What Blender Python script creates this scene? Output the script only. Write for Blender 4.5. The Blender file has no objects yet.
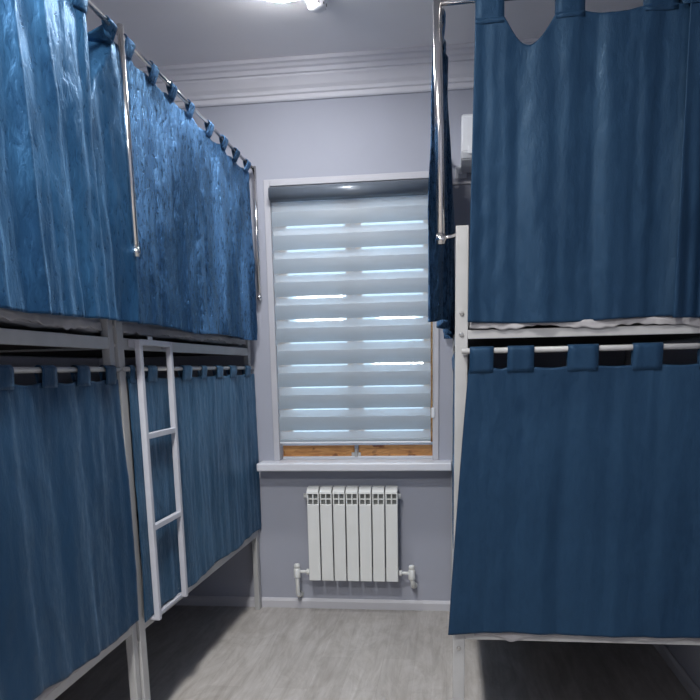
import bpy, bmesh, math, random
from math import sin, cos, pi, radians
from mathutils import Vector, Matrix, noise

random.seed(7)
sc = bpy.context.scene
col = bpy.context.scene.collection

# ------------------------------------------------------------------ materials
def new_mat(name):
    m = bpy.data.materials.new(name); m.use_nodes = True
    nt = m.node_tree
    return m, nt, nt.nodes['Principled BSDF']

def coords(nt, scale=(1, 1, 1), jitter=False):
    tc = nt.nodes.new('ShaderNodeTexCoord')
    mp = nt.nodes.new('ShaderNodeMapping'); mp.inputs['Scale'].default_value = scale
    nt.links.new(tc.outputs['Object'], mp.inputs['Vector'])
    if jitter:
        oi = nt.nodes.new('ShaderNodeObjectInfo')
        mu = nt.nodes.new('ShaderNodeMath'); mu.operation = 'MULTIPLY'; mu.inputs[1].default_value = 37.0
        nt.links.new(oi.outputs['Random'], mu.inputs[0])
        nt.links.new(mu.outputs[0], mp.inputs['Location'])
    return mp.outputs['Vector']

def nz(nt, vec, scale, detail=4, rough=0.5, dist=0.0):
    n = nt.nodes.new('ShaderNodeTexNoise')
    n.inputs['Scale'].default_value = scale; n.inputs['Detail'].default_value = detail
    n.inputs['Roughness'].default_value = rough; n.inputs['Distortion'].default_value = dist
    nt.links.new(vec, n.inputs['Vector'])
    return n.outputs['Fac']

def ramp(nt, fac, stops):
    r = nt.nodes.new('ShaderNodeValToRGB')
    el = r.color_ramp.elements
    while len(el) < len(stops): el.new(0.5)
    for e, (p, c) in zip(el, stops):
        e.position = p; e.color = (*c, 1)
    nt.links.new(fac, r.inputs['Fac'])
    return r.outputs['Color']

def bump(nt, h, strength, dist=0.01, prev=None):
    b = nt.nodes.new('ShaderNodeBump')
    b.inputs['Strength'].default_value = strength; b.inputs['Distance'].default_value = dist
    nt.links.new(h, b.inputs['Height'])
    if prev: nt.links.new(prev, b.inputs['Normal'])
    return b.outputs['Normal']

def painted(name, c, rough=0.5, metal=0.0, var=0.06, bs=0.05, scale=9, spec=0.5):
    m, nt, p = new_mat(name)
    v = coords(nt)
    f = nz(nt, v, scale, 5)
    lo = tuple(x * (1 - var) for x in c); hi = tuple(min(1, x * (1 + var)) for x in c)
    nt.links.new(ramp(nt, f, [(0.3, lo), (0.7, hi)]), p.inputs['Base Color'])
    p.inputs['Roughness'].default_value = rough; p.inputs['Metallic'].default_value = metal
    p.inputs['Specular IOR Level'].default_value = spec
    if bs:
        nt.links.new(bump(nt, nz(nt, v, scale * 12, 3), bs, 0.002), p.inputs['Normal'])
    return m

M = {}
M['wall'] = painted('lavender_grey_paint', (0.365, 0.38, 0.445), 0.75, var=0.03, bs=0.12, scale=2.5, spec=0.3)
M['ceiling'] = painted('ceiling_paint', (0.84, 0.83, 0.85), 0.85, var=0.02, bs=0.08, scale=2, spec=0.2)
M['cornice'] = painted('cornice_plaster', (0.62, 0.62, 0.67), 0.7, var=0.02, bs=0.05)
M['trim'] = painted('white_trim', (0.53, 0.53, 0.57), 0.45, var=0.02, bs=0.02)
M['sill'] = painted('white_plastic_sill', (0.70, 0.71, 0.76), 0.3, var=0.02, bs=0.0)
M['casing'] = painted('window_plaster_casing', (0.48, 0.48, 0.52), 0.6, var=0.03)
M['steel'] = painted('grey_powder_coated_steel', (0.41, 0.41, 0.41), 0.42, var=0.05, bs=0.03, scale=14)
M['ladder'] = painted('pale_powder_coated_steel', (0.46, 0.47, 0.52), 0.4, var=0.04, bs=0.03, scale=14)
M['chrome'] = painted('chrome_tube', (0.75, 0.73, 0.72), 0.16, 1.0, var=0.04, bs=0.0)
M['bolt'] = painted('zinc_bolt', (0.6, 0.58, 0.55), 0.3, 1.0, var=0.1, bs=0.0)
M['rad'] = painted('radiator_enamel', (0.78, 0.79, 0.77), 0.35, var=0.015, bs=0.0)
M['raddark'] = painted('grille_shade_and_ring_grey', (0.30, 0.31, 0.30), 0.5, var=0.05)  # painted-in shade of the grille recess; also the left pipe's dark wall ring
M['plastic'] = painted('white_plastic', (0.78, 0.80, 0.84), 0.3, var=0.01, bs=0.0)
M['darkplastic'] = painted('dark_plastic', (0.07, 0.07, 0.08), 0.4, var=0.05, bs=0.0)
M['board'] = painted('dark_bed_board', (0.05, 0.04, 0.035), 0.8, var=0.2)
M['outside'] = painted('outside_wall', (0.3, 0.3, 0.3), 0.9)
M['cassette'] = painted('blind_cassette', (0.14, 0.165, 0.20), 0.28, 0.2, var=0.03, bs=0.0)

# bedding cloth
m, nt, p = new_mat('grey_bed_sheet'); v = coords(nt, jitter=True)
nt.links.new(ramp(nt, nz(nt, v, 7, 4), [(0.3, (0.30, 0.29, 0.30)), (0.7, (0.48, 0.47, 0.48))]), p.inputs['Base Color'])
p.inputs['Roughness'].default_value = 0.9
nt.links.new(bump(nt, nz(nt, v, 25, 4), 0.5, 0.01), p.inputs['Normal']); M['sheet'] = m
m, nt, p = new_mat('white_bed_sheet'); v = coords(nt, jitter=True)
nt.links.new(ramp(nt, nz(nt, v, 9, 4), [(0.3, (0.27, 0.26, 0.27)), (0.7, (0.42, 0.41, 0.42))]), p.inputs['Base Color'])
p.inputs['Roughness'].default_value = 0.9
nt.links.new(bump(nt, nz(nt, v, 25, 4), 0.5, 0.01), p.inputs['Normal']); M['whitesheet'] = m

# crushed blue velvet
def velvet(name, dark, mid, rough, bstr, sheen, metal, spec=0.5, fs=58, cw=0.12, pw=0.5):
    m, nt, p = new_mat(name)
    v1 = coords(nt, (1, 1, 0.22), True)
    v2 = coords(nt, (1, 1, 0.42), True)
    v3 = coords(nt, (1, 1, 0.8), True)
    streak = nz(nt, v1, 9, 4, 0.55, 1.0)
    fleck = nz(nt, v2, fs, 5, 0.68, 0.5)
    patch = nz(nt, v3, 3.0, 3, 0.5, 0.5)
    pile = nz(nt, v3, 420, 2, 0.5)
    mx = nt.nodes.new('ShaderNodeMath'); mx.operation = 'MULTIPLY_ADD'
    nt.links.new(fleck, mx.inputs[0]); mx.inputs[1].default_value = 1 - pw
    hm = nt.nodes.new('ShaderNodeMath'); hm.operation = 'MULTIPLY'; hm.inputs[1].default_value = pw
    nt.links.new(patch, hm.inputs[0]); nt.links.new(hm.outputs[0], mx.inputs[2])
    nt.links.new(ramp(nt, mx.outputs[0], [(0.53 - cw, dark), (0.53 + cw, mid)]), p.inputs['Base Color'])
    rr = nt.nodes.new('ShaderNodeMapRange')
    nt.links.new(fleck, rr.inputs['Value'])
    rr.inputs['From Min'].default_value = 0.35; rr.inputs['From Max'].default_value = 0.65
    rr.inputs['To Min'].default_value = rough - 0.12; rr.inputs['To Max'].default_value = rough + 0.12
    nt.links.new(rr.outputs['Result'], p.inputs['Roughness'])
    n = bump(nt, patch, bstr * 0.6, 0.06)
    n = bump(nt, streak, bstr * 0.45, 0.025, n)
    n = bump(nt, fleck, bstr, 0.014, n)
    n = bump(nt, pile, 0.15, 0.001, n)
    nt.links.new(n, p.inputs['Normal'])
    p.inputs['Metallic'].default_value = metal
    p.inputs['Specular IOR Level'].default_value = spec
    p.inputs['Specular Tint'].default_value = (0.55, 0.8, 1.0, 1)
    p.inputs['Sheen Weight'].default_value = sheen
    p.inputs['Sheen Roughness'].default_value = 0.4
    p.inputs['Sheen Tint'].default_value = (0.30, 0.60, 1.0, 1)
    return m
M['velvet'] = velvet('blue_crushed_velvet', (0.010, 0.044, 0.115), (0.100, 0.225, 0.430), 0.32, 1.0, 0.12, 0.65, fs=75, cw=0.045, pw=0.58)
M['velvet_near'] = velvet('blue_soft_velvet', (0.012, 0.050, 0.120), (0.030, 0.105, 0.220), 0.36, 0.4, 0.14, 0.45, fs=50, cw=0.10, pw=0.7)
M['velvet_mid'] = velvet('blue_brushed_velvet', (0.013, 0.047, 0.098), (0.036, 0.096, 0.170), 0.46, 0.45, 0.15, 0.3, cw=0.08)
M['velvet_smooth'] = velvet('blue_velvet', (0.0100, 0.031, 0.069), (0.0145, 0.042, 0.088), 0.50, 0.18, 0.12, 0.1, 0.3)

# floor: pale greige wood-look linoleum, planks along Y
m, nt, p = new_mat('greige_plank_floor')
tc = nt.nodes.new('ShaderNodeTexCoord')
mp = nt.nodes.new('ShaderNodeMapping'); mp.inputs['Rotation'].default_value = (0, 0, radians(90))
nt.links.new(tc.outputs['Object'], mp.inputs['Vector'])
br = nt.nodes.new('ShaderNodeTexBrick')
br.offset = 0.37
for k, val in (('Scale', 1.0), ('Brick Width', 1.1), ('Row Height', 0.165), ('Mortar Size', 0.0012), ('Mortar Smooth', 0.2), ('Bias', 0.0)):
    br.inputs[k].default_value = val
br.inputs['Color1'].default_value = (0.43, 0.41, 0.39, 1)
br.inputs['Color2'].default_value = (0.48, 0.46, 0.44, 1)
br.inputs['Mortar'].default_value = (0.40, 0.38, 0.36, 1)
nt.links.new(mp.outputs['Vector'], br.inputs['Vector'])
mg = nt.nodes.new('ShaderNodeMapping'); mg.inputs['Scale'].default_value = (9, 0.8, 1)
nt.links.new(tc.outputs['Object'], mg.inputs['Vector'])
g1 = nz(nt, mg.outputs['Vector'], 2.2, 8, 0.65, 1.0)
mg2 = nt.nodes.new('ShaderNodeMapping'); mg2.inputs['Scale'].default_value = (3.2, 1.1, 1)
nt.links.new(tc.outputs['Object'], mg2.inputs['Vector'])
g2 = nz(nt, mg2.outputs['Vector'], 2.0, 6, 0.7, 1.6)
gc = ramp(nt, g1, [(0.3, (0.78, 0.76, 0.74)), (0.7, (1.12, 1.12, 1.12))])
gc2 = ramp(nt, g2, [(0.3, (0.80, 0.78, 0.76)), (0.6, (1.05, 1.05, 1.06))])
x1 = nt.nodes.new('ShaderNodeMix'); x1.data_type = 'RGBA'; x1.blend_type = 'MULTIPLY'; x1.inputs['Factor'].default_value = 1
nt.links.new(br.outputs['Color'], x1.inputs['A']); nt.links.new(gc, x1.inputs['B'])
x2 = nt.nodes.new('ShaderNodeMix'); x2.data_type = 'RGBA'; x2.blend_type = 'MULTIPLY'; x2.inputs['Factor'].default_value = 1
nt.links.new(x1.outputs['Result'], x2.inputs['A']); nt.links.new(gc2, x2.inputs['B'])
nt.links.new(x2.outputs['Result'], p.inputs['Base Color'])
p.inputs['Roughness'].default_value = 0.5
nt.links.new(bump(nt, g1, 0.08, 0.003), p.inputs['Normal'])
M['floor'] = m

# pine
m, nt, p = new_mat('varnished_pine')
v = coords(nt, (1.2, 1, 9)); f = nz(nt, v, 5, 6, 0.6, 1.5)
v2 = coords(nt, (1, 1, 1)); k = nz(nt, v2, 14, 2, 0.4)
c1 = ramp(nt, f, [(0.3, (0.52, 0.20, 0.06)), (0.65, (0.85, 0.42, 0.14))])
c2 = ramp(nt, k, [(0.30, (0.35, 0.2, 0.15)), (0.36, (1, 1, 1))])
xm = nt.nodes.new('ShaderNodeMix'); xm.data_type = 'RGBA'; xm.blend_type = 'MULTIPLY'; xm.inputs['Factor'].default_value = 1
nt.links.new(c1, xm.inputs['A']); nt.links.new(c2, xm.inputs['B'])
nt.links.new(xm.outputs['Result'], p.inputs['Base Color']); p.inputs['Roughness'].default_value = 0.35
M['pine'] = m

# glass
m, nt, p = new_mat('window_glass')
out = nt.nodes['Material Output']
tr = nt.nodes.new('ShaderNodeBsdfTransparent'); tr.inputs['Color'].default_value = (0.88, 0.94, 0.95, 1)
gl = nt.nodes.new('ShaderNodeBsdfGlossy'); gl.inputs['Roughness'].default_value = 0.03
fr = nt.nodes.new('ShaderNodeFresnel'); fr.inputs['IOR'].default_value = 1.45
mx = nt.nodes.new('ShaderNodeMixShader')
nt.links.new(fr.outputs[0], mx.inputs[0]); nt.links.new(tr.outputs[0], mx.inputs[1]); nt.links.new(gl.outputs[0], mx.inputs[2])
nt.links.new(mx.outputs[0], out.inputs['Surface'])
M['glass'] = m

# blind cloth
def blind_cloth(name, c, transp, transl):
    m, nt, p = new_mat(name)
    out = nt.nodes['Material Output']
    p.inputs['Base Color'].default_value = (*c, 1); p.inputs['Roughness'].default_value = 0.42
    v = coords(nt, (0.3, 1, 30)); nt.links.new(bump(nt, nz(nt, v, 30, 2), 0.05, 0.001), p.inputs['Normal'])
    tl = nt.nodes.new('ShaderNodeBsdfTranslucent'); tl.inputs['Color'].default_value = (*c, 1)
    a = nt.nodes.new('ShaderNodeMixShader'); a.inputs[0].default_value = transl
    nt.links.new(p.outputs[0], a.inputs[1]); nt.links.new(tl.outputs[0], a.inputs[2])
    t = nt.nodes.new('ShaderNodeBsdfTransparent')
    b = nt.nodes.new('ShaderNodeMixShader'); b.inputs[0].default_value = transp
    nt.links.new(a.outputs[0], b.inputs[1]); nt.links.new(t.outputs[0], b.inputs[2])
    nt.links.new(b.outputs[0], out.inputs['Surface'])
    return m
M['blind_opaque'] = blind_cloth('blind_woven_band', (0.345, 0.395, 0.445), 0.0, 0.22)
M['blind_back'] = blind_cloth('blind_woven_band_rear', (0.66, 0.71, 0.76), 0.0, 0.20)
M['blind_sheer'] = blind_cloth('blind_sheer_band', (0.85, 0.89, 0.94), 0.68, 0.4)

def emitter(name, c, s):
    m, nt, p = new_mat(name)
    p.inputs['Emission Color'].default_value = (*c, 1); p.inputs['Emission Strength'].default_value = s
    p.inputs['Base Color'].default_value = (0.8, 0.8, 0.8, 1)
    return m
LAMP_A, LAMP_M, LAMP_B = 180, 450, 760
M['lampA'] = emitter('lamp_diffuser_bright', (0.98, 0.985, 1.0), LAMP_A)
M['lampB'] = emitter('lamp_diffuser_far', (1.0, 0.985, 0.96), LAMP_B)
M['lampM'] = emitter('lamp_diffuser_middle', (1.0, 0.985, 0.96), LAMP_M)
M['warm'] = emitter('warm_lit_window', (1.0, 0.80, 0.62), 14)

# ------------------------------------------------------------------ mesh helpers
def obj(name, bm, mat, parent=None, origin=None, smooth=False):
    """one mesh object; vertices are given in world metres, origin = world point of its base"""
    me = bpy.data.meshes.new(name)
    if origin is None:
        if parent is not None: origin = parent['_w'] if '_w' in parent else (0, 0, 0)
        else:
            xs = [v.co for v in bm.verts]
            origin = ((min(c.x for c in xs) + max(c.x for c in xs)) / 2, (min(c.y for c in xs) + max(c.y for c in xs)) / 2, min(c.z for c in xs))
    O = Vector(origin)
    for v in bm.verts: v.co -= O
    bm.normal_update(); bm.to_mesh(me); bm.free()
    mats = mat if isinstance(mat, (list, tuple)) else [mat]
    for q in mats: me.materials.append(M[q])
    if smooth:
        for f in me.polygons: f.use_smooth = True
    o = bpy.data.objects.new(name, me); col.objects.link(o)
    if parent is not None:
        o.parent = parent; o.location = O - Vector(parent['_w'])
    else: o.location = O
    o['_w'] = tuple(O)
    return o

def empty(name, loc):
    o = bpy.data.objects.new(name, None); col.objects.link(o); o.location = loc; o['_w'] = tuple(loc)
    o.empty_display_size = 0.1
    return o

def tag(o, label=None, cat=None, group=None, kind=None):
    if label: o['label'] = label
    if cat: o['category'] = cat
    if group: o['group'] = group
    if kind: o['kind'] = kind
    return o

def struct(o): o['kind'] = 'structure'; return o

def box(bm, x0, x1, y0, y1, z0, z1, bev=0.0, seg=2, mi=0):
    r = bmesh.ops.create_cube(bm, size=1)
    vs = r['verts']
    for v in vs:
        v.co = Vector(((x0 + x1) / 2 + v.co.x * (x1 - x0), (y0 + y1) / 2 + v.co.y * (y1 - y0), (z0 + z1) / 2 + v.co.z * (z1 - z0)))
    fs = set(f for v in vs for f in v.link_faces)
    for f in fs: f.material_index = mi
    if bev > 0:
        es = list(set(e for v in vs for e in v.link_edges))
        bmesh.ops.bevel(bm, geom=es, offset=bev, segments=seg, affect='EDGES', profile=0.5)
    return bm

def B(*a, **k): return box(bmesh.new(), *a, **k)

def tube(bm, pts, r, seg=16, cap=True):
    pts = [Vector(p) for p in pts]; rings = []
    n = len(pts); up = None
    for i, p in enumerate(pts):
        d = (pts[min(i + 1, n - 1)] - pts[max(i - 1, 0)]).normalized()
        if up is None:
            up = Vector((0, 0, 1)) if abs(d.z) < 0.9 else Vector((1, 0, 0))
        s = d.cross(up).normalized(); u = s.cross(d).normalized(); up = u
        rr = r[i] if isinstance(r, (list, tuple)) else r
        rings.append([bm.verts.new(p + s * (cos(2 * pi * k / seg) * rr) + u * (sin(2 * pi * k / seg) * rr)) for k in range(seg)])
    for a, b in zip(rings, rings[1:]):
        for k in range(seg):
            f = bm.faces.new((a[k], a[(k + 1) % seg], b[(k + 1) % seg], b[k])); f.smooth = True
    if cap:
        bm.faces.new(rings[0]); bm.faces.new(list(reversed(rings[-1])))
    bmesh.ops.recalc_face_normals(bm, faces=bm.faces)
    return bm

def lathe(bm, prof, c, seg=32, ax='z'):
    rings = []
    for r, h in prof:
        ring = []
        for k in range(seg):
            a = 2 * pi * k / seg
            if ax == 'z': p = Vector((c[0] + r * cos(a), c[1] + r * sin(a), c[2] + h))
            elif ax == 'y': p = Vector((c[0] + r * cos(a), c[1] + h, c[2] + r * sin(a)))
            else: p = Vector((c[0] + h, c[1] + r * cos(a), c[2] + r * sin(a)))
            ring.append(bm.verts.new(p))
        rings.append(ring)
    for a, b in zip(rings, rings[1:]):
        for k in range(seg):
            f = bm.faces.new((a[k], a[(k + 1) % seg], b[(k + 1) % seg], b[k])); f.smooth = True
    bm.faces.new(rings[0]); bm.faces.new(list(reversed(rings[-1])))
    bmesh.ops.recalc_face_normals(bm, faces=bm.faces)
    return bm

def extrude_profile(bm, prof, a, b):
    """prof: list of (out, z); extruded from a to b (world XY points); out = direction to the left-hand normal"""
    a = Vector(a); b = Vector(b); d = (b - a).normalized(); n = Vector((-d.y, d.x))
    A = [bm.verts.new((a.x + n.x * o, a.y + n.y * o, z)) for o, z in prof]
    Bv = [bm.verts.new((b.x + n.x * o, b.y + n.y * o, z)) for o, z in prof]
    L = len(prof)
    for k in range(L):
        bm.faces.new((A[k], A[(k + 1) % L], Bv[(k + 1) % L], Bv[k]))
    bm.faces.new(list(reversed(A))); bm.faces.new(Bv)
    bmesh.ops.recalc_face_normals(bm, faces=bm.faces)
    return bm

# ------------------------------------------------------------------ room
XL, XR, YB, YF, ZC = -2.16, 1.12, 4.53, -2.6, 3.17
T = 0.15
WX0, WX1, WZ0, WZ1 = -1.036, -0.086, 0.905, 2.545     # window opening
struct(obj('floor', B(XL - T, XR + T, YF - T, YB + 0.35, -0.1, 0), 'floor', origin=(0, 0, 0)))
struct(obj('ceiling', B(XL - T, XR + T, YF - T, YB + 0.35, ZC, ZC + 0.12), 'ceiling'))
bm = bmesh.new()
D = 0.35
box(bm, XL - T, WX0, YB, YB + D, 0, ZC); box(bm, WX1, XR + T, YB, YB + D, 0, ZC)
box(bm, WX0, WX1, YB, YB + D, 0, WZ0); box(bm, WX0, WX1, YB, YB + D, WZ1, ZC)
struct(obj('wall_back', bm, 'wall'))
struct(obj('wall_left', B(XL - T, XL, YF, YB, 0, ZC), 'wall'))
struct(obj('wall_right', B(XR, XR + T, YF, YB, 0, ZC), 'wall'))
struct(obj('wall_front', B(XL - T, XR + T, YF - T, YF, 0, ZC), 'wall'))
# cornice (stepped crown moulding)
cz = 2.985
prof = [(0, cz - 0.0), (0.012, cz), (0.018, cz + 0.008), (0.018, cz + 0.028), (0.028, cz + 0.034), (0.032, cz + 0.050),
        (0.046, cz + 0.066), (0.060, cz + 0.092), (0.070, cz + 0.106), (0.070, cz + 0.116), (0.082, cz + 0.120), (0.086, cz + 0.140),
        (0.098, cz + 0.146), (0.105, cz + 0.160), (0.118, cz + 0.166), (0.120, ZC - 0.0005), (0, ZC - 0.0005)]
struct(obj('trim_back', extrude_profile(bmesh.new(), prof, (XR, YB), (XL, YB)), 'cornice'))
struct(obj('trim_left', extrude_profile(bmesh.new(), prof, (XL, YB), (XL, YF)), 'cornice'))
struct(obj('trim_right', extrude_profile(bmesh.new(), prof, (XR, YF), (XR, YB)), 'cornice'))
bp = [(0, 0), (0.016, 0), (0.016, 0.045), (0.011, 0.056), (0.007, 0.063), (0, 0.063)]
struct(obj('baseboard_back', extrude_profile(bmesh.new(), bp, (XR, YB), (XL, YB)), 'trim'))
struct(obj('baseboard_left', extrude_profile(bmesh.new(), bp, (XL, YB), (XL, YF)), 'trim'))
struct(obj('baseboard_right', extrude_profile(bmesh.new(), bp, (XR, YF), (XR, YB)), 'trim'))

# window: casing > wooden sashes, panes, sill, latch
bm = bmesh.new()
cw = 0.030
box(bm, WX0 - cw, WX0 + 0.006, YB - 0.010, YB + 0.13, WZ0 + 0.042, WZ1 + cw, 0.003)
box(bm, WX1 - 0.006, WX1 + cw, YB - 0.010, YB + 0.13, WZ0 + 0.042, WZ1 + cw, 0.003)
box(bm, WX0 + 0.006, WX1 - 0.006, YB - 0.0098, YB + 0.13, WZ1 - 0.006, WZ1 + cw, 0.003)
win = struct(obj('window_1', bm, 'casing', origin=((WX0 + WX1) / 2, YB, WZ0)))
obj('window_sill', B(-1.146, 0.022, 4.385, YB + 0.10, 0.898, 0.946, 0.008, 3), 'sill', win)
fy0, fy1 = YB + 0.10, YB + 0.16
xm = -0.565
for (a, b) in ((WX0, xm - 0.012), (xm + 0.012, WX1)):
    bm = bmesh.new()
    box(bm, a, b, fy0, fy1, 0.952, 1.055, 0.006); box(bm, a, b, fy0, fy1, WZ1 - 0.07, WZ1, 0.006)
    la, lb = (0.065, 0.035) if a < xm - 0.1 else (0.035, 0.065)
    box(bm, a, a + la, fy0, fy1, 1.05, WZ1 - 0.065, 0.006); box(bm, b - lb, b, fy0, fy1, 1.05, WZ1 - 0.065, 0.006)
    sash = obj('window_sash', bm, 'pine', win)
    obj('pane', B(a + la - 0.005, b - lb + 0.005, fy0 + 0.03, fy0 + 0.034, 1.05, WZ1 - 0.065), 'glass', sash)
obj('meeting_stile', B(xm - 0.012, xm + 0.012, fy0 - 0.006, fy1, 0.952, WZ1, 0.004), 'trim', win)
bm = B(xm - 0.03, xm + 0.028, fy0 - 0.014, fy0 - 0.006, 0.962, 0.985, 0.002); box(bm, xm - 0.008, xm + 0.008, fy0 - 0.03, fy0 - 0.012, 0.958, 1.01, 0.003)
obj('window_latch', bm, 'bolt', win)

obj('window_bead', B(WX0, WX1, fy0 - 0.02, fy0 - 0.001, 1.030, 1.046, 0.003), 'sill', win)
obj('window_bead', B(WX0, WX1, fy0 - 0.02, fy0 - 0.001, 0.944, 0.962, 0.003), 'sill', win)

# zebra blind
bx0, bx1 = -1.023, -0.104
by = YB - 0.008
bl = tag(empty('zebra_blind', ((bx0 + bx1) / 2, by, 1.04)), 'grey-blue striped day-and-night roller blind covering the tall window', 'window blind')
bm = bmesh.new()
pr = []
for k in range(13):
    a = radians(-90 + 180 * k / 12)
    pr.append((0.030 + 0.026 * cos(a), 2.491 + 0.036 * sin(a)))
prof = [(-0.035, 2.455), (-0.035, 2.527)] + list(reversed(pr))
A = [bm.verts.new((bx0 - 0.004, by - o, z)) for o, z in prof]; Bb = [bm.verts.new((bx1 + 0.006, by - o, z)) for o, z in prof]
for k in range(len(prof)):
    f = bm.faces.new((A[k], A[(k + 1) % len(prof)], Bb[(k + 1) % len(prof)], Bb[k])); f.smooth = 2 <= k < len(prof) - 1
bm.faces.new(A); bm.faces.new(list(reversed(Bb))); bmesh.ops.recalc_face_normals(bm, faces=bm.faces)
obj('cassette', bm, 'cassette', bl)
per, zk0, zb = 0.1316, 2.316, 1.060
def band(bm, z0, z1, y, bow=0.0, n=6):
    prev = None
    for i in range(n + 1):
        t = i / n; z = z0 + (z1 - z0) * t; yy = y - bow * sin(pi * t)
        row = [bm.verts.new((bx0 + (bx1 - bx0) * j / 4, yy, z)) for j in range(5)]
        if prev:
            for j in range(4):
                f = bm.faces.new((prev[j], prev[j + 1], row[j + 1], row[j])); f.smooth = True
        prev = row
op, sh, bk, bs = bmesh.new(), bmesh.new(), bmesh.new(), bmesh.new()
for k in range(-1, 11):
    zt = zk0 - k * per
    def cl(a, b): return max(min(a, 2.46), zb), max(min(b, 2.46), zb)
    for tgt, y, a, b, bow in ((sh, by, zt, zt - 0.050, 0), (op, by, zt - 0.050, zt - per, 0.004),
                              (bk, by + 0.022, zt - (0.010 if k >= 0 else -0.05), zt - 0.098, -0.002), (bs, by + 0.022, zt - 0.098, zt - per - 0.010, 0)):
        a2, b2 = cl(a, b)
        if a2 - b2 > 0.004: band(tgt, a2, b2, y, bow)
def solid(o, t):
    md = o.modifiers.new('thickness', 'SOLIDIFY'); md.thickness = t; md.offset = 0
obj('woven_bands', op, 'blind_opaque', bl); obj('sheer_bands', sh, 'blind_sheer', bl)
obj('rear_woven_bands', bk, 'blind_back', bl); obj('rear_sheer_bands', bs, 'blind_sheer', bl)
obj('bottom_rail', B(bx0 - 0.002, bx1 + 0.002, by - 0.006, by + 0.024, 1.052, 1.062, 0.003), 'plastic', bl)
bm = bmesh.new(); tube(bm, [(bx1 + 0.014, by - 0.004, 2.46), (bx1 + 0.015, by - 0.004, 1.9), (bx1 + 0.014, by - 0.004, 1.25)], 0.0018, 8)
box(bm, bx1 + 0.004, bx1 + 0.024, by - 0.010, by + 0.002, 1.20, 1.26, 0.003)
obj('pull_cord', bm, 'plastic', bl)

# outdoors, seen only through the gaps of the blind
bm = bmesh.new()
box(bm, -6, 6, 12, 12.4, -1, 4.6)
nb = tag(obj('house_outside', bm, 'outside', origin=(0, 12.2, -1)), 'dim house wall behind the blind outside the window', 'building', kind='thing')
for (x0, x1, z0, z1) in ((-2.36, -1.62, 2.18, 2.66), (-1.08, -0.50, 2.19, 2.32), (-1.16, -0.38, 1.50, 1.62)):
    fr = obj('window', B(x0 - 0.06, x1 + 0.06, 11.97, 12.0, z0 - 0.06, z1 + 0.06), 'trim', nb)
    bm = bmesh.new(); nn = 8
    for q in range(nn): box(bm, x0 + (x1 - x0) * q / nn + 0.012, x0 + (x1 - x0) * (q + 1) / nn - 0.012, 11.95, 11.969, z0, z1)
    obj('lit_pane', bm, 'warm', fr)

# radiator
rx0, pitch = -0.850, 0.0795
rad = tag(empty('radiator', (-0.572, 4.45, 0.215)), 'white seven-section aluminium radiator under the window sill', 'radiator')
for i in range(7):
    x = rx0 + i * pitch; c = x + pitch / 2
    bm = bmesh.new()
    box(bm, x + 0.0035, x + pitch - 0.0035, 4.405, 4.420, 0.215, 0.694, 0.004, 3)          # front plate
    box(bm, c - 0.004, c + 0.004, 4.418, 4.492, 0.235, 0.77, 0.001)                        # water way web
    box(bm, x + 0.010, x + pitch - 0.010, 4.450, 4.490, 0.225, 0.765, 0.006)               # rear fin
    box(bm, x + 0.004, x + pitch - 0.004, 4.414, 4.492, 0.250, 0.285, 0.006)               # lower header
    # top: sloping hood with grille openings
    A = [(4.405, 0.758), (4.407, 0.770), (4.440, 0.793), (4.492, 0.795), (4.492, 0.772), (4.440, 0.770), (4.418, 0.758)]
    a = [bm.verts.new((x + 0.002, y, z)) for y, z in A]; b = [bm.verts.new((x + pitch - 0.006, y, z)) for y, z in A]
    for k in range(len(A)): bm.faces.new((a[k], a[(k + 1) % 7], b[(k + 1) % 7], b[k]))
    bm.faces.new(a); bm.faces.new(list(reversed(b)))
    box(bm, c - 0.004, c + 0.004, 4.407, 4.45, 0.690, 0.762, 0.001)
    box(bm, x + 0.0035, x + 0.011, 4.408, 4.45, 0.690, 0.762, 0.001)
    box(bm, x + pitch - 0.011, x + pitch - 0.0035, 4.408, 4.45, 0.690, 0.762, 0.001)
    box(bm, x + 0.008, x + pitch - 0.008, 4.412, 4.42, 0.722, 0.729, 0.001)
    bmesh.ops.recalc_face_normals(bm, faces=bm.faces)
    s = obj('radiator_section', bm, 'rad', rad)
    obj('grille_shade', B(x + 0.008, x + pitch - 0.008, 4.436, 4.4495, 0.694, 0.768), 'raddark', s)  # dark slab added behind the openings, shade of the recess put in as colour
bm = bmesh.new(); tube(bm, [(-0.875, 4.465, 0.735), (-0.281, 4.465, 0.735)], 0.017, 16)
obj('top_header', bm, 'rad', rad)
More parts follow.
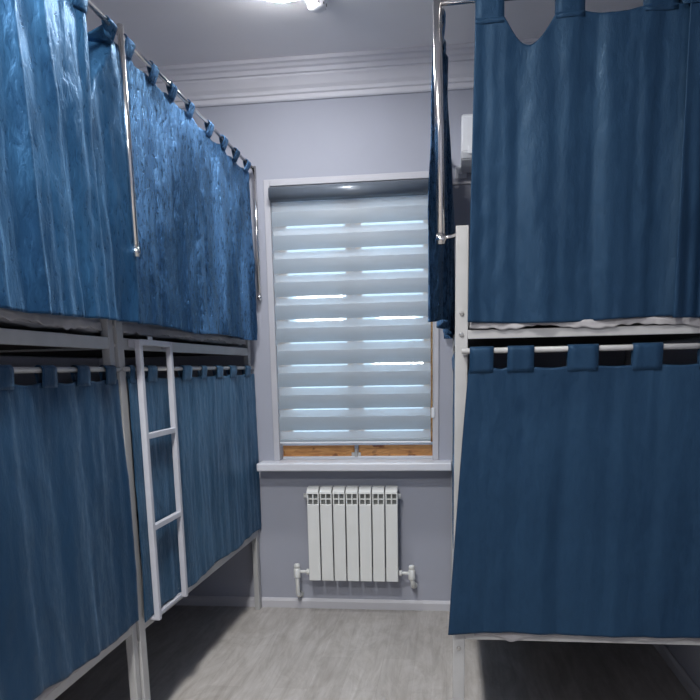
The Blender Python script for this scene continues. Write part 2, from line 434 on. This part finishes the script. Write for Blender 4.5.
for sx, xv, xe in ((-1, -0.929, -0.846), (1, -0.216, -0.297)):
    bm = bmesh.new()
    tube(bm, [(xe, 4.44, 0.262), (xv, 4.44, 0.262)], 0.0095, 14)
    tube(bm, [(xe - sx * -0.004, 4.44, 0.262), (xe + sx * 0.022, 4.44, 0.262)], 0.019, 6)
    lathe(bm, [(0.019, -0.030), (0.021, -0.026), (0.021, 0.026), (0.017, 0.032)], (xv, 4.44, 0.252), 20)
    if sx < 0: pts = [(xv, 4.44, 0.24), (xv, 4.44, 0.20), (xv, 4.442, 0.13), (xv, 4.46, 0.10), (xv, 4.50, 0.09), (xv, 4.529, 0.09)]
    else: pts = [(xv, 4.44, 0.24), (xv + 0.005, 4.44, 0.205), (xv + 0.008, 4.45, 0.180), (xv + 0.010, 4.49, 0.165), (xv + 0.01, 4.529, 0.162)]
    tube(bm, pts, 0.013, 14)
    vv = obj('valve', bm, 'rad', rad)
    bm = bmesh.new(); lathe(bm, [(0.014, 0.0), (0.018, 0.004), (0.019, 0.022), (0.013, 0.028)], (xv, 4.44, 0.284), 12)
    obj('valve_cap', bm, 'rad', vv)
    if sx < 0:
        bm = bmesh.new(); lathe(bm, [(0.021, 0), (0.021, 0.012)], (xv, 4.516, 0.09), 20, 'y'); obj('wall_ring', bm, 'raddark', vv)
    else:
        bm = bmesh.new(); lathe(bm, [(0.021, 0), (0.021, 0.012)], (xv + 0.01, 4.516, 0.162), 20, 'y'); obj('wall_ring', bm, 'rad', vv)

# ceiling things
def ceiling_lamp(x, y, mat, label, dome=1.0):
    t = tag(empty('ceiling_lamp', (x, y, ZC)), label, 'ceiling lamp')
    bm = bmesh.new(); lathe(bm, [(0.128, 0.0), (0.130, -0.010), (0.124, -0.018), (0.110, -0.018)], (x, y, ZC), 40); obj('lamp_base', bm, 'plastic', t)
    bm = bmesh.new(); lathe(bm, [(0.109, -0.0182), (0.106, -0.0182 - 0.008 * dome), (0.085, -0.0182 - 0.013 * dome), (0.050, -0.0182 - 0.016 * dome), (0.004, -0.0182 - 0.0165 * dome)], (x, y, ZC), 40); obj('diffuser', bm, mat, t)
ceiling_lamp(-0.745, 3.635, 'lampA', 'round glowing white ceiling lamp nearest the window wall', 1.2)
ceiling_lamp(-0.72, 1.70, 'lampM', 'round ceiling lamp in the middle of the three, above the aisle', 0.05)
ceiling_lamp(-0.70, -0.30, 'lampB', 'round ceiling lamp behind the camera near the entrance end', 0.05)
sd = tag(empty('smoke_detector', (-0.612, 3.81, ZC)), 'small round white smoke detector on the ceiling beside the lamp', 'smoke detector')
bm = bmesh.new(); lathe(bm, [(0.052, 0), (0.054, -0.008), (0.046, -0.012), (0.044, -0.030), (0.034, -0.040), (0.004, -0.043)], (-0.612, 3.81, ZC), 32)
obj('housing', bm, 'plastic', sd)
bm = bmesh.new()
for k in range(10):
    a = 2 * pi * k / 10; cx, cy = -0.612 + 0.040 * cos(a), 3.81 + 0.040 * sin(a)
    box(bm, cx - 0.006, cx + 0.006, cy - 0.006, cy + 0.006, ZC - 0.030, ZC - 0.019, 0.001)
obj('vent_slots', bm, 'darkplastic', sd)

# air conditioner on the back wall, mostly hidden by the right bunk's curtain
ac = tag(empty('air_conditioner', (0.49, 4.43, 2.55)), 'white wall-mounted air conditioner half hidden behind the right bunk curtain', 'air conditioner')
bm = bmesh.new()
P = [(4.53, 2.80), (4.36, 2.81), (4.335, 2.79), (4.33, 2.70), (4.335, 2.62), (4.355, 2.585), (4.41, 2.56), (4.53, 2.555)]
a = [bm.verts.new((0.062, y - 0.001, z)) for y, z in P]; b = [bm.verts.new((0.89, y - 0.001, z)) for y, z in P]
for k in range(8): bm.faces.new((a[k], a[(k + 1) % 8], b[(k + 1) % 8], b[k]))
bm.faces.new(a); bm.faces.new(list(reversed(b))); bmesh.ops.recalc_face_normals(bm, faces=bm.faces)
bmesh.ops.bevel(bm, geom=list(bm.edges), offset=0.006, segments=2, affect='EDGES')
obj('housing', bm, 'plastic', ac)
obj('louvre', B(0.10, 0.85, 4.322, 4.334, 2.605, 2.645, 0.002), 'plastic', ac)
ps = tag(empty('power_socket', (0.065, 4.52, 2.53)), 'small white socket with plug on the wall beside the air conditioner', 'power socket')
obj('socket_plate', B(0.030, 0.095, 4.520, 4.5295, 2.527, 2.592, 0.003), 'plastic', ps)
bm = bmesh.new(); lathe(bm, [(0.016, 0), (0.018, 0.004), (0.014, 0.03)], (0.060, 4.49, 2.560), 16, 'y'); obj('plug', bm, 'plastic', ps)
tag(obj('cable_trunking', B(-0.012, 0.90, 4.514, 4.5295, 2.496, 2.510, 0.002), 'trim'), 'thin white cable trunking under the air conditioner', 'cable trunking')

# ------------------------------------------------------------------ bunk beds
PW = 0.042
def sheet_box(x0, x1, y0, y1, z0, z1, seed, amp=0.008):
    """soft crumpled slab"""
    bm = B(x0, x1, y0, y1, z0, z1, 0.02, 3)
    bmesh.ops.subdivide_edges(bm, edges=[e for e in bm.edges if e.calc_length() > 0.3], cuts=24, use_grid_fill=True)
    for v in bm.verts:
        n = noise.noise(Vector((v.co.x * 9 + seed, v.co.y * 9, v.co.z * 9)))
        n2 = noise.noise(Vector((v.co.x * 28, v.co.y * 28 + seed, v.co.z * 14)))
        v.co.z += (n * amp + n2 * amp * 0.5); v.co.x += n2 * amp * 0.4
    return bm

def bunk(x0, x1, y0, y1, label, up=(1.585, 1.628), lo=(0.475, 0.515), xt=1.962, side=1, pwx=0.032, pwy=0.042):
    """side: +1 when the aisle side is x1, -1 when it is x0"""
    t = tag(empty('bunk_bed', ((x0 + x1) / 2, (y0 + y1) / 2, 0)), label, 'bunk bed', 'steel bunk beds')
    for px in (x0, x1 - pwx):
        for py in (y0, y1 - pwy):
            post = obj('post', B(px, px + pwx, py, py + pwy, 0, xt, 0.003), 'steel', t)
            if py == y0:
                for zz in (up[0] + 0.015, up[0] + 0.085, lo[0] - 0.035):
                    bm = bmesh.new(); lathe(bm, [(0.0075, 0), (0.0075, -0.003), (0.005, -0.0055)], (px + pwx / 2, py - 0.0002, zz), 12, 'y')
                    obj('bolt', bm, 'bolt', post)
    i = 0.002
    for (a, b) in (up, lo):
        for px in (x0 + i, x1 - 0.025 - i):
            obj('side_rail', B(px, px + 0.025, y0 + pwy - 0.001, y1 - pwy + 0.001, a, b, 0.002), 'steel', t)
        for py in (y0 + i, y1 - 0.025 - i):
            obj('end_rail', B(x0 + pwx - 0.001, x1 - pwx + 0.001, py, py + 0.025, a, b, 0.002), 'steel', t)
        obj('bed_board', B(x0 + 0.028, x1 - 0.028, y0 + 0.028, y1 - 0.028, a + 0.006, b - 0.012, 0.002), 'board', t)
    # guard rail at the wall side and head
    xw = x0 if side > 0 else x1 - PW
    obj('guard_rail', B(xw + 0.01, xw + 0.03, y0 + PW, y1 - PW, 1.88, 1.91, 0.002), 'steel', t)
    return t

# far left bunk, near left bunk, right bunk
XA = -1.217
ZR = 2.634
b1 = bunk(-2.12, XA, 2.718, 4.508, 'light grey steel bunk bed at left reaching back to the window wall', pwy=0.054)
b2 = bunk(-2.13, XA - 0.010, 0.86, 2.712, 'light grey steel bunk bed nearest on the left, cut by the frame edge', lo=(0.490, 0.524))
b3 = bunk(0.022, 1.030, 2.682, 4.49, 'light grey steel bunk bed standing alone on the right', up=(1.590, 1.620), lo=(0.500, 0.534), side=-1, pwx=0.044)

def pole(parent, x, y, z0, z1, r=0.011, to=None, lean=0.0):
    bm = bmesh.new(); tube(bm, [(x, y, z0), (x + lean, y, z1)], r, 20)
    o = obj('curtain_pole', bm, 'chrome', parent)
    if to:
        bm = bmesh.new(); tube(bm, [(x, y, z0 + 0.02), to], 0.006, 10); lathe(bm, [(r + 0.003, 0), (r + 0.004, 0.004), (r + 0.003, 0.02)], (x, y, z0 + 0.01), 20)
        obj('bracket', bm, 'chrome', o)
    return o
def rod(parent, a, b, r=0.009, mat='chrome'):
    bm = bmesh.new(); tube(bm, [a, b], r, 16); return obj('curtain_rod', bm, mat, parent)
XC = -1.120
pole(b1, XC + 0.013, 2.690, 1.905, ZR + 0.02, to=(XA + 0.002, 2.736, 1.93))
pole(b1, XC - 0.026, 4.497, 1.905, ZR + 0.01, to=(XA - 0.01, 4.49, 1.93))
rod(b1, (XC, 2.690, ZR), (XC - 0.036, 4.497, ZR))
pole(b2, XC, 0.88, 1.905, ZR + 0.02, to=(XA - 0.02, 0.88, 1.93))
rod(b2, (XC, 0.88, ZR), (XC, 2.676, ZR))
ZL = 1.513
XLc = XA + 0.007
rod(b1, (XLc, 2.745, ZL), (XLc, 4.505, ZL), 0.009, 'steel')
rod(b2, (XLc, 0.88, ZL), (XLc, 2.700, ZL), 0.009, 'steel')
XS = -0.030
YC = 2.692
pole(b3, XS + 0.002, YC, 1.905, ZR + 0.035, 0.0145, to=(0.03, 2.70, 1.935), lean=-0.014)
pole(b3, XS, 4.49, 1.905, ZR + 0.02, 0.0115, to=(0.03, 4.48, 1.93))
pole(b3, 1.065, YC, 1.905, ZR + 0.02, 0.0115, to=(1.02, 2.70, 1.93))
rod(b3, (XS, YC, ZR), (XS, 4.49, ZR))
rod(b3, (XS - 0.012, YC, ZR + 0.008), (1.065, YC, ZR + 0.008), 0.0095)
YLc = 2.664
rod(b3, (0.045, YLc, 1.549), (1.02, YLc, 1.549), 0.0095, 'steel')
rod(b3, (0.034, 2.72, 1.540), (0.034, 4.47, 1.540), 0.007, 'steel')

# mattresses
def mattress(x0, x1, y0, y1, z, label, mat, seed, drape=None):
    t = tag(obj('mattress', sheet_box(x0, x1, y0, y1, z, z + 0.11, seed), mat), label, 'mattress', None)
    t['_w'] = tuple(t.location)
    return t
mu1 = mattress(-2.07, -1.235, 2.785, 4.44, 1.645, 'grey-sheeted mattress on the upper berth of the far left bunk', 'sheet', 1)
mu2 = mattress(-2.08, -1.245, 0.915, 2.655, 1.645, 'grey-sheeted mattress on the upper berth of the nearest left bunk', 'sheet', 5)
ml1 = mattress(-2.07, -1.25, 2.785, 4.44, 0.533, 'sheeted mattress on the lower berth of the far left bunk, behind the ladder', 'whitesheet', 9)
ml2 = mattress(-2.08, -1.26, 0.915, 2.655, 0.548, 'sheeted mattress on the lower berth of the nearest left bunk', 'whitesheet', 13)
mu3 = mattress(0.072, 0.98, 2.712, 4.44, 1.632, 'pale-sheeted mattress on the upper berth of the right bunk', 'whitesheet', 17)
ml3 = mattress(0.072, 0.98, 2.712, 4.44, 0.544, 'pale-sheeted mattress on the lower berth of the right bunk', 'whitesheet', 21)

def sheet_flap(parent, pts_fn, nu, nv, mat):
    bm = bmesh.new(); g = [[bm.verts.new(pts_fn(i / nu, j / nv)) for i in range(nu + 1)] for j in range(nv + 1)]
    for j in range(nv):
        for i in range(nu): bm.faces.new((g[j][i], g[j][i + 1], g[j + 1][i + 1], g[j + 1][i]))
    o = obj('sheet_edge', bm, mat, parent, smooth=True); solid(o, 0.003); return o
def N(x, s): return noise.noise(Vector((x, s, 0.3)))
# crumpled sheet hanging over the end rail of the right upper berth
def f(u, v):
    x = 0.072 + u * 0.90; drop = 0.030 + 0.012 * N(x * 9, 2) + 0.008 * N(x * 31, 4)
    return (x, 2.712 - 0.035 * min(1, v * 2) + 0.004 * N(x * 20, v * 4), 1.652 - max(0, v - 0.3) / 0.7 * drop + 0.003 * N(x * 40, 7))
sheet_flap(mu3, f, 160, 8, 'whitesheet')
def f(u, v):
    x = 0.10 + u * 0.86; drop = 0.030 + 0.010 * N(x * 7, 12) + 0.022 * math.exp(-((x - 0.235) / 0.035) ** 2) 
    return (x, 2.712 - 0.037 * min(1, v * 2) + 0.004 * N(x * 20, v * 4), 0.548 - max(0, v - 0.3) / 0.7 * drop)
sheet_flap(ml3, f, 120, 8, 'whitesheet')
def mk(y0, y1, z, s, xo, d0=0.03):
    def f(u, v):
        y = y0 + u * (y1 - y0); drop = d0 + 0.014 * N(y * 8, s) + 0.008 * N(y * 27, s + 3)
        return (xo - 0.030 + 0.030 * min(1, v * 2) + 0.004 * N(y * 18, v * 3 + s), y, z - max(0, v - 0.3) / 0.7 * drop + 0.004 * N(y * 30, s))
    return f
sheet_flap(mu1, mk(2.79, 4.44, 1.690, 3, XA - 0.012, 0.038), 160, 8, 'sheet')
sheet_flap(mu2, mk(1.2, 2.64, 1.690, 8, XA - 0.022, 0.038), 160, 8, 'sheet')
sheet_flap(ml1, mk(2.79, 4.40, 0.540, 14, XA - 0.001, 0.014), 140, 8, 'whitesheet')
sheet_flap(ml2, mk(1.2, 2.66, 0.560, 19, XA - 0.002, 0.030), 140, 8, 'whitesheet')

# ladder hooked on the far left bunk
lx0, lx1 = -1.190, -1.167
lad = tag(empty('bunk_ladder', (-1.184, 2.99, 0.49)), 'pale steel ladder hooked on the side of the far left bunk', 'ladder')
for y in (2.806, 3.128):
    obj('ladder_rail', B(lx0, lx1, y, y + 0.027, 0.500, 1.624, 0.003), 'ladder', lad)
for z in (0.872, 1.240, 1.602):
    obj('rung', B(lx0 + 0.001, lx1 - 0.001, 2.832, 3.129, z, z + 0.023, 0.003), 'ladder', lad)
for y in (2.808, 3.130):
    for z in (1.628, ):
        bm = B(-1.216, lx0 + 0.002, y + 0.002, y + 0.023, z - 0.035, z - 0.004, 0.002)
        obj('hook', bm, 'ladder', lad)
obj('foot_bar', B(-1.2165, lx0 + 0.002, 2.808, 3.152, 0.501, 0.514, 0.002), 'ladder', lad)

# ------------------------------------------------------------------ curtains
def curtain(label, axis, plane, a0, a1, ztop, zbot, out, tabs, rodz, rodoff, folds, seed, amp=0.014, sag=0.02,
            mat='velvet', nu=150, nv=90, hemf=None, flare=None, extra=None, topk=0.35, group=None, crumple=0.004, toplevel='curtain', vn=0.006, sags=None):
    """axis 'y' hangs along Y at x=plane, 'x' along X at y=plane; out = +1/-1 side the viewer sees (front of rod)"""
    edges = [c for c, w in tabs]
    def zt(a):
        # sag between neighbouring tabs
        best = None
        for (c0, w0), (c1, w1) in zip(tabs, tabs[1:]):
            l, r = c0 + w0 / 2, c1 - w1 / 2
            if l < a < r: return ztop - (sags[tabs.index((c0, w0))] if sags else sag) * sin(pi * (a - l) / (r - l)) ** 1.0 * (1 if sags else 1 + 0.7 * N(c0 * 5, seed))
        return ztop
    def off(a, t, z):
        s = (a - a0) / (a1 - a0)
        g = topk + (1 - topk) * min(1, t * 1.6)
        d = 0
        for fr, am, ph in folds:
            d += am * sin(2 * pi * fr * s + ph + 0.9 * sin(2.3 * t + ph) )
        d *= g * amp
        d += crumple * noise.noise(Vector((a * 11 + seed, z * 4.5, seed))) * min(1, t * 4)
        d += crumple * 0.5 * noise.noise(Vector((a * 30 + seed, z * 12, seed + 5)))
        d += vn * noise.noise(Vector((a * 13 + seed * 3, z * 0.9, seed))) + vn * 0.25 * noise.noise(Vector((a * 34 + seed, z * 1.6, 4.0)))
        if extra: d += extra(a, z)
        return d
    def P(a, t):
        top = zt(a); bot = zbot + (hemf(a) if hemf else 0)
        z = top + (bot - top) * t
        d = plane + out * off(a, t, z)
        aa = a + (flare(a, t) if flare else 0)
        return (d, aa, z) if axis == 'y' else (aa, d, z)
    bm = bmesh.new()
    g = []
    for j in range(nv + 1):
        t = j / nv
        g.append([bm.verts.new(P(a0 + (a1 - a0) * i / nu, t)) for i in range(nu + 1)])
    for j in range(nv):
        for i in range(nu): bm.faces.new((g[j][i], g[j][i + 1], g[j + 1][i + 1], g[j + 1][i]))
    ctr = (plane, (a0 + a1) / 2, zbot) if axis == 'y' else ((a0 + a1) / 2, plane, zbot)
    o = obj(toplevel, bm, mat, origin=ctr, smooth=True); solid(o, 0.0025)
    tag(o, label, 'curtain', group)
    # stitched hem band as a small ridge
    for c, w in tabs:
        bm = bmesh.new(); rows = []
        rc = rodoff; rr = 0.0135
        path = []
        # front strip from just under the curtain's top edge up to the rod, over and down behind
        for kk in range(5):
            q = kk / 4; path.append(('f', q))
        nn = 8
        ws = []
        for (i2, fx) in enumerate((-0.5, -0.25, 0, 0.25, 0.5)):
            a = c + w * fx; line = []
            a = min(max(a, min(a0, a1)), max(a0, a1)) if False else a
            p0 = P(min(max(a, min(a0, a1)), max(a0, a1)), 0.018)
            d0 = (p0[0] if axis == 'y' else p0[1]) + out * 0.003
            z0 = p0[2]
            zend = rodz
            dend = rc + out * rr
            for kk in range(6):
                q = kk / 5; line.append((d0 + (dend - d0) * q ** 0.7, z0 + (zend - z0) * q))
            for kk in range(1, nn):
                th = pi * kk / nn; line.append((rc + out * rr * cos(th), rodz + rr * sin(th)))
            line.append((rc - out * rr, rodz)); line.append((rc - out * rr * 0.8, (rodz + ztop) / 2)); 
            line.append((min(max(rc - out * 0.004, rc - 0.02), rc + 0.02), ztop - 0.012))
            wob = 0.0015 * sin(i2 * 2.1 + c * 30)
            ws.append([bm.verts.new((d + out * wob, a, z) if axis == 'y' else (a, d + out * wob, z)) for d, z in line])
        for A_, B_ in zip(ws, ws[1:]):
            for k in range(len(A_) - 1): bm.faces.new((A_[k], A_[k + 1], B_[k + 1], B_[k]))
        tb = obj('tab', bm, mat, o, smooth=True); solid(tb, 0.002)
    return o

def lin(a, b, n, w, jit=0.0, seed=0):
    rnd = random.Random(seed)
    return [(a + (b - a) * i / (n - 1) + rnd.uniform(-jit, jit), w) for i in range(n)]

# --- left, upper, far bunk
curtain('shiny blue crushed velvet curtain on the upper berth of the far left bunk', 'y', XC - 0.014, 2.700, 4.445, 2.603, 1.674, +1,
        [(2.776, 0.075), (3.007, 0.065), (3.207, 0.065), (3.425, 0.065), (3.70, 0.065), (3.93, 0.065), (4.15, 0.065), (4.374, 0.065)],
        ZR, XC, [(9, 0.9, 0.3), (15, 0.5, 1.7), (4, 0.6, 2.2), (27, 0.25, 0.4)], 3.1, amp=0.007, sag=0.014, nu=260, nv=110,
        hemf=lambda a: 0.006 * sin(a * 7), crumple=0.007, group='upper berth curtains')
# --- left, upper, near bunk, with a deep fold beside the pole
def deep(a, z):
    d = 0
    h = max(0.0, min(1.0, (z - 2.36) / 0.24))
    w = 0.02 + 0.19 * h
    if a > 2.462:
        q = (a - 2.462) / w
        if q < 1: d -= 0.12 * h * min(1, (1 - q) / 0.30) * min(1, (a - 2.462) / 0.010)
    d += 0.020 * math.exp(-((a - 2.44) / 0.035) ** 2)
    d += 0.016 * math.exp(-((a - 2.18 - 0.12 * (2.5 - z)) / 0.03) ** 2) + 0.014 * math.exp(-((a - 2.02 - 0.05 * (2.5 - z)) / 0.02) ** 2)
    return d
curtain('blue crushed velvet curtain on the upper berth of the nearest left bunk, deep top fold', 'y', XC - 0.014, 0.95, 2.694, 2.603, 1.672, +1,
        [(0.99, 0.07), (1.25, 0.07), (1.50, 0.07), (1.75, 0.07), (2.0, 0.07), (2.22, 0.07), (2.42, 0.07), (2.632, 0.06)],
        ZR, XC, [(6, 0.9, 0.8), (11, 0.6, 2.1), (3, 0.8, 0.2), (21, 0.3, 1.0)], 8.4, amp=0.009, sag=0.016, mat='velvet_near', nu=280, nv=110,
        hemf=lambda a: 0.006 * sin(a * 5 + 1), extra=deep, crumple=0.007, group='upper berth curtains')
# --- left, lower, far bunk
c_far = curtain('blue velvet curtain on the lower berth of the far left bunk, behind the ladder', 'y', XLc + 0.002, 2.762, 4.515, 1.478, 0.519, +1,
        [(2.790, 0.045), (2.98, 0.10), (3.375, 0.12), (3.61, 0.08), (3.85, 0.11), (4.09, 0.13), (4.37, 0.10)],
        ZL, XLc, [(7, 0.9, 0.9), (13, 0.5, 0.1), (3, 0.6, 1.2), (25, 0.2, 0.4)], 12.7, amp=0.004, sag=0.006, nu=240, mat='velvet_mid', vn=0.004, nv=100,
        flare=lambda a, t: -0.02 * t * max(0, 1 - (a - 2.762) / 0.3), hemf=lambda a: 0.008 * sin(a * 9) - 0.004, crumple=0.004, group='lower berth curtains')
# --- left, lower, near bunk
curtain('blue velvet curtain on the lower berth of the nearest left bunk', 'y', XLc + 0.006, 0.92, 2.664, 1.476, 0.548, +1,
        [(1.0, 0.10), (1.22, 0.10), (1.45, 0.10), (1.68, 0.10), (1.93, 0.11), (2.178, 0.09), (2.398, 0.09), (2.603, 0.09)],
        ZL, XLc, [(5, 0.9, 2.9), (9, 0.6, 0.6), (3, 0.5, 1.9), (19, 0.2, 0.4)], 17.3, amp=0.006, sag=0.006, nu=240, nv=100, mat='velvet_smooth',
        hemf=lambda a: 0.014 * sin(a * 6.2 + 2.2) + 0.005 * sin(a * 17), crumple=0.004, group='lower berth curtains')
# --- right bunk, front, upper
curtain('dark blue velvet curtain across the upper end of the right bunk, sagging between tabs', 'x', 2.668, 0.078, 0.745, 2.578, 1.642, -1,
        [(0.124, 0.090), (0.372, 0.088), (0.645, 0.098)],
        ZR + 0.008, YC, [(3, 0.9, 0.4), (6, 0.5, 2.0), (11, 0.2, 1.1)], 23.9, amp=0.006, vn=0.007, sags=[0.085, 0.012], nu=200, nv=110, mat='velvet_smooth',
        hemf=lambda a: 0.006 * sin(a * 8 + 2), flare=lambda a, t: -0.014 * t * (1 - (a - 0.078) / 0.67), group='upper berth curtains')
curtain('second blue velvet curtain panel at the right edge, upper berth of the right bunk', 'x', 2.648, 0.722, 1.03, 2.582, 1.640, -1,
        [(0.735, 0.07), (0.985, 0.07)],
        ZR + 0.008, YC, [(2.5, 1.0, 0.2), (5, 0.5, 2.0)], 29.1, amp=0.014, sag=0.03, nu=90, nv=90, mat='velvet_smooth', group='upper berth curtains')
# --- right bunk, front, lower (wider than the bed, flares outwards)
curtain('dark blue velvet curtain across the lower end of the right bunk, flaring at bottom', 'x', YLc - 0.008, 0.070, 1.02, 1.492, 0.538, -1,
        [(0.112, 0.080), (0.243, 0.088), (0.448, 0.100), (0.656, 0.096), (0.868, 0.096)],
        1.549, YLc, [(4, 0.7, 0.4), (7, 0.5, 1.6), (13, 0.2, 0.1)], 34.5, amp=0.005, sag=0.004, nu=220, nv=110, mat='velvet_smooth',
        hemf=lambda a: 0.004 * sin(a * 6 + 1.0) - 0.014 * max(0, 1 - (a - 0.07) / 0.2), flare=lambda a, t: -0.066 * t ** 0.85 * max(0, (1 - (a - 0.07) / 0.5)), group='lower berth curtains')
# --- right bunk, aisle side, upper: seen edge-on
def flr(a, z): 
    k = (2.57 - z) / 0.9
    return 0.005 * k * max(0, 1 - (a - 2.74) / 0.9) - 0.034 * max(0, min(1, (a - 2.85) / 0.8)) * max(0, min(1, k * 2.5))
curtain('blue velvet curtain seen edge-on along the aisle side of the right upper berth', 'y', XS - 0.004, 2.725, 4.46, 2.572, 1.665, -1,
        lin(2.78, 4.40, 8, 0.065, 0.012, 4),
        ZR, XS, [(8, 0.9, 0.4), (14, 0.4, 2.0), (4, 0.5, 1.1)], 41.2, topk=0.8, amp=0.020, sag=0.03, nu=200, nv=90, mat='velvet',
        hemf=lambda a: 0.012 * sin(a * 11), extra=flr, group='upper berth curtains')
curtain('blue curtain sliver behind the near right post, along its lower berth', 'y', 0.034, 2.745, 4.44, 1.490, 0.53, -1,
        lin(2.80, 4.38, 8, 0.09),
        1.540, 0.034, [(7, 0.8, 0.4), (13, 0.4, 2.0)], 47.6, amp=0.003, sag=0.008, nu=160, nv=70, mat='velvet', topk=0.5, crumple=0.002, group='lower berth curtains')

# the far left bunk stands a touch askew, its far end nearer the aisle
def swing(o, piv, ang):
    R3 = Matrix.Translation(Vector(piv)) @ Matrix.Rotation(ang, 4, 'Z') @ Matrix.Translation(-Vector(piv))
    o.matrix_world = R3 @ Matrix.Translation(o.location)
for o in (b1, mu1, ml1, c_far): swing(o, (XA, 2.72, 0), radians(-1.15))

# small white paper tag taped on the far left bunk's upper rail
bm = B(XA + 0.0085, XA + 0.0105, 2.985, 3.035, 1.618, 1.642, 0.0005)
tag(obj('paper_tag', bm, 'plastic'), 'small white paper tag stuck on the upper rail above the ladder', 'tag')

# ------------------------------------------------------------------ world, camera, colour
w = bpy.data.worlds.new('pale_sky'); sc.world = w; w.use_nodes = True
bg = w.node_tree.nodes['Background']; bg.inputs['Color'].default_value = (0.62, 0.80, 1.0, 1); bg.inputs['Strength'].default_value = 7.0

f_px, cx, cy = 750.0, 350.0, 515.5
yaw, pit, rol = radians(-7.5604), radians(-11.1195), radians(1.1561)
fwd = Vector((sin(yaw) * cos(pit), cos(yaw) * cos(pit), sin(pit)))
right = Vector((cos(yaw), -sin(yaw), 0)); down = fwd.cross(right)
R_ = cos(rol) * right + sin(rol) * down; D_ = -sin(rol) * right + cos(rol) * down
cam = bpy.data.cameras.new('camera'); co = bpy.data.objects.new('camera', cam); col.objects.link(co)
cam.sensor_width = 36; cam.lens = 36 * f_px / 700
cam.shift_y = (cy - 350) / 700; cam.shift_x = (350 - cx) / 700
cam.clip_start = 0.02
mt = Matrix.Identity(4)
for i in range(3):
    mt[i][0] = R_[i]; mt[i][1] = -D_[i]; mt[i][2] = -fwd[i]
mt[0][3], mt[1][3], mt[2][3] = 0, 0, 1.5
co.matrix_world = mt
sc.camera = co

for o in bpy.data.objects:
    if '_w' in o: del o['_w']
sc.view_settings.view_transform = 'Standard'; sc.view_settings.look = 'None'
sc.view_settings.exposure = 0.0; sc.view_settings.gamma = 1; sc.view_settings.use_curve_mapping = False
